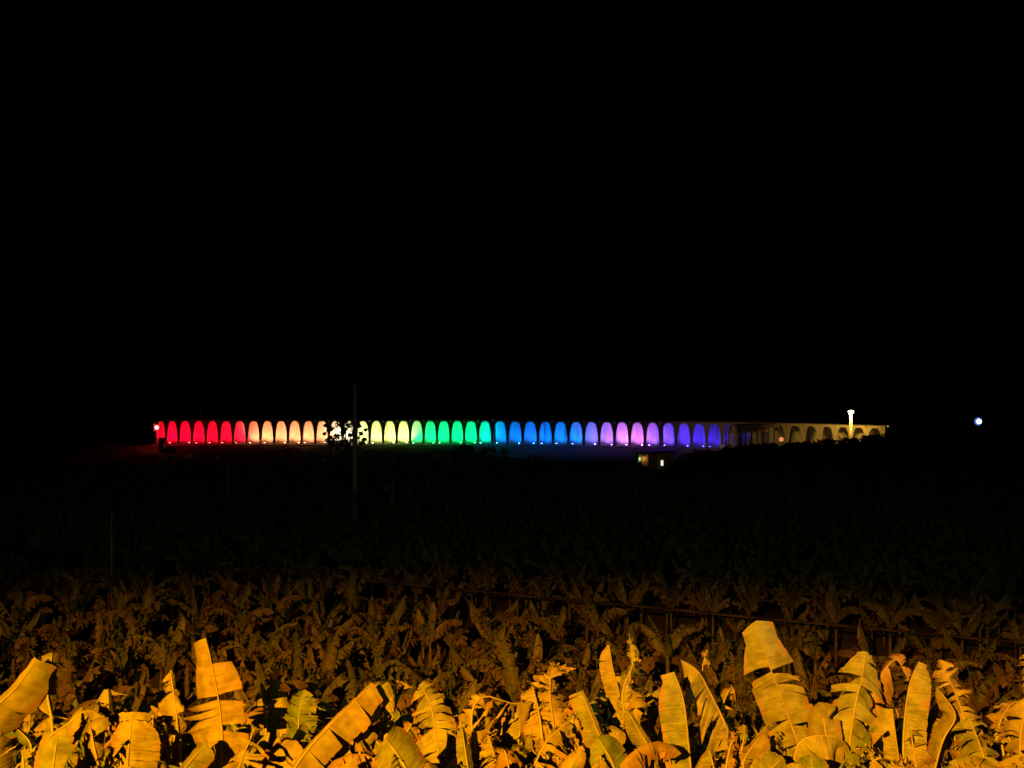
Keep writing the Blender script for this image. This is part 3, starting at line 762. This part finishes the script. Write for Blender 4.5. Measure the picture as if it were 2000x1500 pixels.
def mass(name, spots, label, nl):
    V, Fc, UV, MI = [], [], [], []
    off = 0
    G = [(np.array(a), np.array([f if len(f) == 4 else (f[0], f[1], f[2], f[2]) for f in b]), np.array(c)) for a, b, c in LIBGEO_LOW]
    for yy, xx in spots:
        z = float(ground_z(xx, yy)); hs = rf.uniform(1.5, 2.7); sc = rf.uniform(.85, 1.55)
        if yy > 170: hs *= .62; sc *= .68
        st = MB().tube([(0, 0, -.05), (0, 0, hs * 1.1)], [.14, .09], 4)
        a = np.array([tuple(v) for v in st.v]) + np.array([xx, yy, z]); fq = np.array([f for f in st.f if len(f) == 4])
        V.append(a); Fc.append(fq + off); UV.append(np.full((len(a), 2), .5)); off += len(a); MI.append(np.ones(len(fq), int))
        for k in range(nl):
            a, fq, uv = G[rf.randrange(len(G))]
            an = k * 2.4 + rf.gauss(0, .3); ca, sa = math.cos(an), math.sin(an)
            b = a * sc
            p = np.stack([b[:, 0] * ca - b[:, 1] * sa + xx, b[:, 0] * sa + b[:, 1] * ca + yy, b[:, 2] + z + hs], 1)
            V.append(p); Fc.append(fq + off); UV.append(uv); off += len(p); MI.append(np.zeros(len(fq), int))
    V = np.vstack(V); Fc = np.vstack(Fc); UV = np.vstack(UV); MI = np.concatenate(MI)
    me = bpy.data.meshes.new(name)
    me.vertices.add(len(V)); me.vertices.foreach_set('co', V.astype(np.float32).ravel())
    me.loops.add(len(Fc) * 4); me.loops.foreach_set('vertex_index', Fc.astype(np.int32).ravel())
    me.polygons.add(len(Fc)); me.polygons.foreach_set('loop_start', (np.arange(len(Fc)) * 4).astype(np.int32))
    ul = me.uv_layers.new(name='UVMap'); ul.data.foreach_set('uv', UV[Fc.ravel()].astype(np.float32).ravel())
    me.materials.append(M_LEAF); me.materials.append(M_STEM)
    me.polygons.foreach_set('material_index', MI.astype(np.int32))
    me.update(); me.validate()
    o = link(name, me); tag(o, label, 'banana plantation', kind='stuff')
mass('banana_plantation', near[n_ind:] + far, 'dark banana plantation spreading over the plain below the lit gallery', 7)

# slim flume carried on posts, one length after another
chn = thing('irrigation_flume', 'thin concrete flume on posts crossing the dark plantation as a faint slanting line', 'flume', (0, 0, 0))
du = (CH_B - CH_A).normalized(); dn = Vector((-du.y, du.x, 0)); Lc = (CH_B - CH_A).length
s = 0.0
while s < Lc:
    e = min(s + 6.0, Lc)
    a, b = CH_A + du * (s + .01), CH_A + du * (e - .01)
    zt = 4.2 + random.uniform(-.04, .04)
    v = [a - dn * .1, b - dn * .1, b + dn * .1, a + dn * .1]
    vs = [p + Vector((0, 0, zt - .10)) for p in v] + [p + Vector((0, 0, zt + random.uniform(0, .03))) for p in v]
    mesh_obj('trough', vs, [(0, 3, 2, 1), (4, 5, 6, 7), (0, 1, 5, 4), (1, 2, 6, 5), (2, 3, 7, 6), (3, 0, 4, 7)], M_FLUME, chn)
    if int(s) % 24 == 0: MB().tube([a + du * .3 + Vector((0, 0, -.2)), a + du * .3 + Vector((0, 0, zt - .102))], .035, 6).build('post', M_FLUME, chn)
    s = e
a, b = CH_A + dn * .8, CH_B + dn * .8
nn = 40; vs = []; fs = []
for k in range(nn + 1):
    q = a + (b - a) * k / nn
    for w in (0.0, 2.2):
        p = q + dn * w; vs.append((p.x, p.y, float(ground_z(p.x, p.y)) + .15))
fs = [(2 * k, 2 * k + 2, 2 * k + 3, 2 * k + 1) for k in range(nn)]
mesh_obj('farm_track', vs, fs, M_ASPH)['kind'] = 'structure'

# ------------------------------------------------------------------ poles in the plantation
def gpole(name, label, px, ytop, ybase, D, r0, r1, m, cat='pole', group=None):
    p1 = at(px, ytop, D); z0 = float(ground_z(p1.x, D)) - .3
    o = MB().tube([(0, 0, 0), (0, 0, (p1.z - z0) * .5), (0, 0, p1.z - z0)], [r0, (r0 + r1) / 2, r1], 10).build(name, m, smooth=True)
    o.location = (p1.x, D, z0)
    return o
up = thing('utility_pole', 'thick concrete utility pole standing before the pale yellow arches', 'utility pole', (at(693, 900, 125).x, 125, -.3))
hp = at(693, 752, 125).z + .3
MB().tube([(0, 0, 0), (0, 0, hp * .5), (0, 0, hp)], [.38, .33, .27], 14).build('shaft', M_POLE, up, smooth=True)
MB().lathe([(.29, hp - .9), (.31, hp - .88), (.31, hp - .80), (.29, hp - .78)], 14).build('band', M_STEEL, up)
o = gpole('thin_post', 'x', 218, 1000, 1130, 74, .08, .06, M_SHEET); tag(o, 'thin rust-brown post standing alone at the left of the plantation', 'post')
o = gpole('thin_post', 'x', 445, 880, 965, 120, .08, .06, M_SHEET); tag(o, 'slim faint post under the red arches far in the plantation', 'post')
p0 = at(766, 985, 118); zg = float(ground_z(p0.x, p0.y))
sp = thing('bent_pipe', 'bent pale pipe with a nodding top right of the utility pole', 'pipe', (p0.x, p0.y, zg))
q = lambda px, py: at(px, py, 118) - Vector((p0.x, p0.y, zg))
MB().tube([(q(766, 985).x, 0, 0), q(766, 950), q(766, 931), q(745, 912)], [.07, .07, .06, .04], 6).build('stalk', M_STEEL, sp, smooth=True)
c = q(754, 954)
MB().lathe([(.05, .5), (.45, .25), (.5, 0), (.35, -.3), (.1, -.5)], 8, c).build('bag', M_SHEET, sp, smooth=True)
MB().tube([q(766, 950), q(760, 948), c + Vector((0, 0, .45))], .03, 5).build('bag_tie', M_STEEL, sp)

# ------------------------------------------------------------------ tree in front of the pale arches
def leaf_cloud(rng, blobs, per, size, m, name, parent, z_off=None):
    V, Fc = [], []
    for (c, r) in blobs:
        for _ in range(per):
            d = Vector((rng.gauss(0, 1), rng.gauss(0, 1), rng.gauss(0, 1))).normalized() * r * rng.random() ** .4
            p = Vector(c) + Vector((d.x, d.y, d.z * .75))
            a = Vector((rng.gauss(0, 1), rng.gauss(0, 1), rng.gauss(0, .6))).normalized()
            b = a.cross(Vector((rng.gauss(0, 1), rng.gauss(0, 1), rng.gauss(0, 1)))).normalized()
            s = size * rng.uniform(.6, 1.3); k = len(V)
            V += [p - a * s, p + b * s * .42, p + a * s, p - b * s * .42]; Fc.append((k, k + 1, k + 2, k + 3))
    return mesh_obj(name, V, Fc, m, parent)
DT = 203.0
tb = at(676, 900, DT); tz = float(ground_z(tb.x, tb.y))
tree = thing('broadleaf_tree', 'dark broadleaf tree silhouetted against the pale arches', 'tree', (tb.x, tb.y, tz))
rt = random.Random(11)
def tq(px, py, dy=0): return at(px, py, DT) - Vector((tb.x, tb.y, tz)) + Vector((0, dy, 0))
MB().tube([(0, 0, -.2), (.1, 0, 1.2), tq(676, 872)], [.32, .26, .2], 8).build('trunk', M_BARK, tree, smooth=True)
blobs = []
for (px, py, r) in [(662, 828, 1.0), (672, 822, .9), (684, 830, 1.0), (690, 826, .8), (648, 836, .8), (641, 842, .6), (668, 846, .75), (694, 842, .9), (698, 854, .9), (650, 856, 1.0),
                    (640, 862, 1.0), (656, 866, 1.2), (672, 864, 1.1), (686, 862, .8), (700, 832, .7), (706, 846, .6), (712, 858, .6), (708, 866, .8), (634, 832, .5), (632, 848, .4),
                    (676, 838, .5), (684, 850, .6), (660, 852, .8), (646, 870, 1.2), (664, 876, 1.3), (684, 876, 1.3), (700, 874, 1.0), (714, 840, .35)]:
    dy = rt.uniform(-1.5, 1.5); c = tq(px, py, dy); blobs.append((c, r))
    if rt.random() < .75:
        MB().tube([tq(676, 876), (tq(676, 872) + c) * .5 + Vector((rt.uniform(-.3, .3), 0, .2)), c], [.13, .07, .02], 5).build('limb', M_BARK, tree, smooth=True)
leaf_cloud(rt, blobs, 105, .30, M_TREE, 'crown', tree)

# bush bump before the green arches
def shrub(label, px, ytop, D, rx, rz, group=None):
    p = at(px, ytop, D); z = float(ground_z(p.x, D))
    t = thing('shrub', label, 'shrub', (p.x, D, z), group)
    hh = p.z - z
    bl = [(Vector((rx * rt.uniform(-1, 1) * (1 - .0), rt.uniform(-.8, .8), 0)), 0) for _ in range(16)]
    blobs2 = []
    for b, _ in bl:
        hb = hh * math.sqrt(max(.05, 1 - (b.x / rx) ** 2)); blobs2.append((Vector((b.x, b.y, hb - .55)), .6)); blobs2.append((Vector((b.x, b.y, hb * .5)), .8))
    leaf_cloud(rt, blobs2, 45, .28, M_SHRUB, 'foliage', t)
    MB().tube([(0, 0, -.1), (.1, 0, hh * .6)], [.1, .05], 5).build('stem', M_BARK, t)
shrub('low rounded dark shrub cutting into the foot of the green arches', 908, 867, 206, 3.2, 2)
# undergrowth on the hill at the right
V = []; hb = []
rg = random.Random(3)
for k in range(520):
    x = rg.uniform(26, 98); y = 168 + rg.gauss(0, 7); z = float(ground_z(x, y)); hb.append((Vector((x, y, z + rg.uniform(.1, .7))), rg.uniform(.5, 1.1)))
u = leaf_cloud(rg, hb, 34, .32, M_SHRUB, 'hill_undergrowth', None)
tag(u, 'black undergrowth covering the hill in front of the amber-lit arches', 'undergrowth', kind='stuff')

# ------------------------------------------------------------------ lamp post at the amber arches
DL = 186.0
lb = at(1662, 870, DL); lz = float(ground_z(lb.x, DL)); top = at(1662, 808, DL).z - lz
lp = thing('lamp_post', 'glaring lamp post on a white pole in front of the amber arches', 'lamp post', (lb.x, DL, lz - .3))
top += .3
MB().tube([(0, 0, 0), (0, 0, top)], [.15, .26], 10).build('pole', M_WHITE, lp, smooth=True)
MB().lathe([(.27, top + .004), (.46, top + .10), (.60, top + .42), (.52, top + .55), (.2, top + .68)], 12).build('lantern', emit_mat('lantern_glass', (1, .84, .5), 7), lp, smooth=True)
MB().lathe([(.22, top + .684), (.10, top + .8), (.04, top + .95)], 10).build('cap', M_STEEL, lp)
for sx in (-1, 1):
    lamp('lamp_post_light', 'SPOT', (sx * .75, -.35, top + .1), P_GALLERY_LAMP / 2, (1.0, .50, .06), lp, aim=(3, 13, top - 8), size=R(165), blend=.9, radius=.12)

# ------------------------------------------------------------------ ribbed shelter
sh = thing('arched_shelter', 'derelict arched shelter of rusty ribs under ragged sheeting beside the amber arches', 'shelter', (at(1480, 870, 193).x, 193, 0))
so = Vector(sh.location)
A0 = at(1446, 870, 190); A0.z = 4.6; ax = (at(1524, 870, 196) - at(1446, 870, 190)); ax.z = 0; La = ax.length; ax.normalize(); an = Vector((-ax.y, ax.x, 0))
SW, SH_ = 3.6, 6.0
def rib_pt(s, a):        # a 0..1 from front foot over the top to back foot
    th = PI * (1 - a); cx = math.cos(th); sz = math.sin(th)
    return A0 + ax * s + an * (SW / 2 - SW / 2 * math.copysign(abs(cx) ** .6, -cx) * -1 if False else SW / 2 + SW / 2 * math.copysign(abs(cx) ** .55, cx) * 1.0) + Vector((0, 0, SH_ * abs(sz) ** .5)) - so
nr = 8
for k in range(nr):
    s = La * k / (nr - 1)
    MB().tube([rib_pt(s, a) for a in np.linspace(0, 1, 17)], .11 if k else .2, 6).build('rib', M_RUST, sh, smooth=True)
for a in (.28, .5, .72):
    MB().tube([rib_pt(0, a), rib_pt(La, a)], .07, 6).build('purlin', M_RUST, sh)
for k in range(nr - 1):
    s0, s1 = La * (k + .02) / (nr - 1), La * (k + .98) / (nr - 1)
    vs, fs = [], []
    lo = .26 + random.uniform(-.02, .03)
    aa = np.linspace(lo, .86, 9)
    for s in (s0, (s0 + s1) / 2, s1):
        for a in aa:
            p = rib_pt(s, a); vs.append(p + Vector((0, 0, .14 - (.1 if s not in (s0, s1) else 0) * random.random())))
    for i in range(2):
        for j in range(8): fs.append((i * 9 + j, (i + 1) * 9 + j, (i + 1) * 9 + j + 1, i * 9 + j + 1))
    mesh_obj('roof_sheet', vs, fs, M_SHEET, sh)
# end curtain
for k in range(5):
    a0 = .06 + k * .05
# left end boards
e0 = [rib_pt(.05, a) for a in np.linspace(0.0, .5, 9)]
for k in range(4):
    w0, w1 = SW * (k + .06) / 4, SW * (k + .9) / 4
    def ez(w): 
        t = min(1, abs(w - SW / 2) / (SW / 2)); return SH_ * (1 - t ** 3.6) ** .5
    vs = []
    for w, zz in ((w0, 0), (w1, 0), (w1, ez(w1) - .3), (w0, ez(w0) - .3)):
        for dd in (0, .06): vs.append(A0 + ax * (.1 + dd) + an * w + Vector((0, 0, zz)) - so)
    mesh_obj('end_board', vs, [(0, 2, 4, 6), (1, 7, 5, 3), (0, 1, 3, 2), (2, 3, 5, 4), (4, 5, 7, 6), (6, 7, 1, 0)], M_SHEET, sh)

# white barrier left of the shelter
bt = thing('white_barrier', 'short white barrier rail beneath the last dim violet arch', 'barrier', (at(1423, 874, 196).x, 196, at(1423, 882, 196).z - .6))
bo = Vector(bt.location)
MB().box(at(1407, 873, 196) - bo, at(1440, 868.5, 196) - bo + Vector((0, .12, 0))).build('rail', M_WHITE, bt)
for px in (1408.5, 1438.5):
    a = at(px, 884, 196) - bo; b = at(px, 870, 196) - bo
    MB().box((a.x - .1, .13, a.z - .6), (a.x + .1, .3, b.z)).build('post', M_WHITE, bt)

# orange lamp at the shelter's far foot
ol = thing('orange_lamp', 'small orange globe lamp at the foot of the arched shelter', 'lamp', (at(1526, 870, 184).x, 184, at(1526, 864, 184).z - .8))
MB().tube([(0, 0, -1), (0, 0, 1.0)], .06, 6).build('post', M_STEEL, ol)
MB().lathe([(.1, .95), (.38, 1.1), (.48, 1.4), (.38, 1.7), (.1, 1.85)], 10).build('globe', emit_mat('orange_globe', (1, .35, .1), .8), ol, smooth=True)

# ------------------------------------------------------------------ small farm house with two lit openings
DH = 177.0
h0, h1 = at(1247, 900, DH), at(1316, 900, DH)
fh = thing('farm_house', 'small low farm house with a greenish and a white lit window below the violet arches', 'house', (h0.x, DH, float(ground_z(h0.x, DH)) - .1))
fo = Vector(fh.location); Wd = h1.x - h0.x; zt1 = at(1250, 888, DH).z - fo.z; zt2 = at(1300, 885, DH).z - fo.z
xg = at(1266, 900, DH).x - fo.x; xh = at(1287, 900, DH).x - fo.x
MB().box((0, 0, 0), (xg, 4, zt1)).build('wall', M_PLASTER, fh)
MB().box((xg + .01, 1.8, 0), (xh - .01, 5, zt1 - .2)).build('recessed_wall', M_PLASTER, fh)
MB().box((xh, 0, 0), (Wd, 4, zt2)).build('wall', M_PLASTER, fh)
MB().box((-.3, -.4, zt1 + .004), (xh - .31, 5.2, zt1 + .16)).build('roof', M_ROOF, fh)
MB().box((xh - .3, -.3, zt2 + .004), (Wd + .3, 4.4, zt2 + .16)).build('roof', M_ROOF, fh)
def window(px0, px1, y0, y1, col, st):
    a = at(px0, y1, DH) - fo; b = at(px1, y0, DH) - fo
    w = MB().box((a.x - .07, -.07, a.z - .07), (b.x + .07, -.003, b.z + .07)).build('window', M_ROOF, fh)
    MB().box((a.x, -.11, a.z), (b.x, -.073, b.z)).build('pane', emit_mat('lit_pane', col, st), w)
window(1247.6, 1251, 893, 905, s2l((190, 255, 150)), 1.1)
window(1290.5, 1295.5, 899, 909.5, s2l((245, 240, 215)), 1.0)
lm = MB().box((xg - 1.0, -.5, zt1 - .42), (xg - .7, -.12, zt1 - .25)).build('wall_lamp', M_STEEL, fh)
MB().box((xg - .97, -.47, zt1 - .46), (xg - .73, -.15, zt1 - .424)).build('wall_lamp_glass', emit_mat('wall_lamp_glass', (1, .6, .2), 1.0), lm)
lamp('wall_light', 'POINT', (xg - .85, -.55, zt1 - .75), 22, (1, .45, .08), fh, radius=.08)

# invented, unseen yard light left of the shelter: washes the last, unlit arches in brownish light
yl = thing('added_yard_lamp', 'slim unseen lamp post added to light the last violet arches', 'yard lamp', (at(1330, 900, 183).x, 183, float(ground_z(at(1330, 900, 183).x, 183)) - .2))
MB().tube([(0, 0, 0), (0, 0, 4.6)], [.08, .05], 8).build('pole', M_STEEL, yl)
yh = MB().box((-.05, .0, 4.45), (.4, .3, 4.6)).build('lamp_head', M_STEEL, yl)
lamp('yard_fill', 'SPOT', (.5, .5, 4.5), P_YARD_FILL, (1.0, .56, .38), yl, aim=(14, 22, 7.5), size=R(62), blend=.6, radius=.1)

# ------------------------------------------------------------------ red signal lamp at the left end of the gallery
sg = thing('signal_lamp', 'red signal lamp glaring at the left end of the gallery', 'signal lamp', (at(306, 870, 219).x, 219, float(ground_z(at(306, 870, 219).x, 219)) - .2))
so_ = Vector(sg.location); zc = at(306, 835, 219).z - so_.z
MB().tube([(0, .1, 0), (0, .1, zc)], .09, 8).build('post', M_STEEL, sg)
MB().box((-.75, .15, zc - .85), (.75, .25, zc + .85)).build('backing_board', M_STEEL, sg)
def disc(r0, r1, y0, y1, n=16):
    m = MB(); m.tube([(0, y0, zc), (0, y1, zc)], [r0, r1], n); return m
disc(.72, .72, .14, -.02).build('red_glass', emit_mat('red_glass', (1, .02, .03), .7), sg)
disc(.44, .36, -.024, -.16).build('lens', emit_mat('red_lens', (1, .75, .70), 3), sg)
lamp('signal_light', 'POINT', (0, -.6, zc), 500, (1, .03, .04), sg, radius=.2)
hut = MB().box((0, 0, 0), (1.2, 1.5, 3.0)).box((-.1, -.1, 3.004), (1.3, 1.6, 3.12))
hh = hut.build('relay_cabinet', M_PLASTER); p = at(308, 870, 217); hh.location = (p.x, 217.5, float(ground_z(p.x, 217)) + .0)
tag(hh, 'upright cabinet standing under the red signal lamp', 'cabinet')

# two pale tarpaulin humps reflecting red
for px, lab in ((331, 'left of two pale humps catching red light below the red arches'), (367, 'right of two pale humps catching red light below the red arches')):
    p = at(px, 890, 205); z = p.z
    t = MB().lathe([(1.0, -3.6), (1.0, 0), (.8, .28), (.4, .42), (.05, .46)], 12).build('tarpaulin_hump', M_WHITE, smooth=True)
    t.location = (p.x, 205, z); t.scale = (1, .8, 1); tag(t, lab, 'hump', 'humps under the red arches')

# ------------------------------------------------------------------ cold floodlight far right and two tiny lamps
DF = 195.0
fp = at(1912, 823, DF); fz = float(ground_z(fp.x, DF))
ff = thing('floodlight_mast', 'cold blue-white floodlight glaring alone at the far right', 'floodlight', (fp.x, DF, fz - .2))
zc = fp.z - fz + .2
MB().tube([(0, .2, 0), (0, .2, zc + .4)], [.12, .08], 8).build('pole', M_STEEL, ff)
MB().tube([(-.15, .18, zc), (-.15, 0, zc)], [.7, .86], 18).build('housing', M_STEEL, ff)
MB().tube([(-.15, -.003, zc), (-.15, -.05, zc)], [.8, .76], 18).build('halo_disc', emit_mat('cold_halo', (.12, .28, .85), .8), ff)  # glowing blue disc paints the flare round the lens
MB().tube([(0, -.055, zc), (0, -.16, zc)], [.50, .40], 14).build('lens', emit_mat('cold_lens', (.85, .95, 1), 6), ff)
lamp('floodlight_beam', 'SPOT', (0, -.4, zc), 3000, (.6, .75, 1), ff, aim=(-6, -14, -8), size=R(80), radius=.2)
for px, py, lab in ((1734, 834, 'tiny white lamp at the upper right end of the amber wall'), (1741, 849.5, 'tiny white lamp low on the hill right of the amber wall')):
    p = at(px, py, 176); z = float(ground_z(p.x, 176))
    t = thing('path_lamp', lab, 'lamp', (p.x, 176, min(z, p.z - 1) - .1)); hz = p.z - t.location.z
    MB().tube([(0, 0, 0), (0, 0, hz)], .04, 6).build('post', M_STEEL, t)
    MB().lathe([(.06, hz), (.13, hz + .08), (.10, hz + .2), (.03, hz + .24)], 8).build('lamp_globe', emit_mat('path_lamp_globe', (1, .9, .75), .6), t)
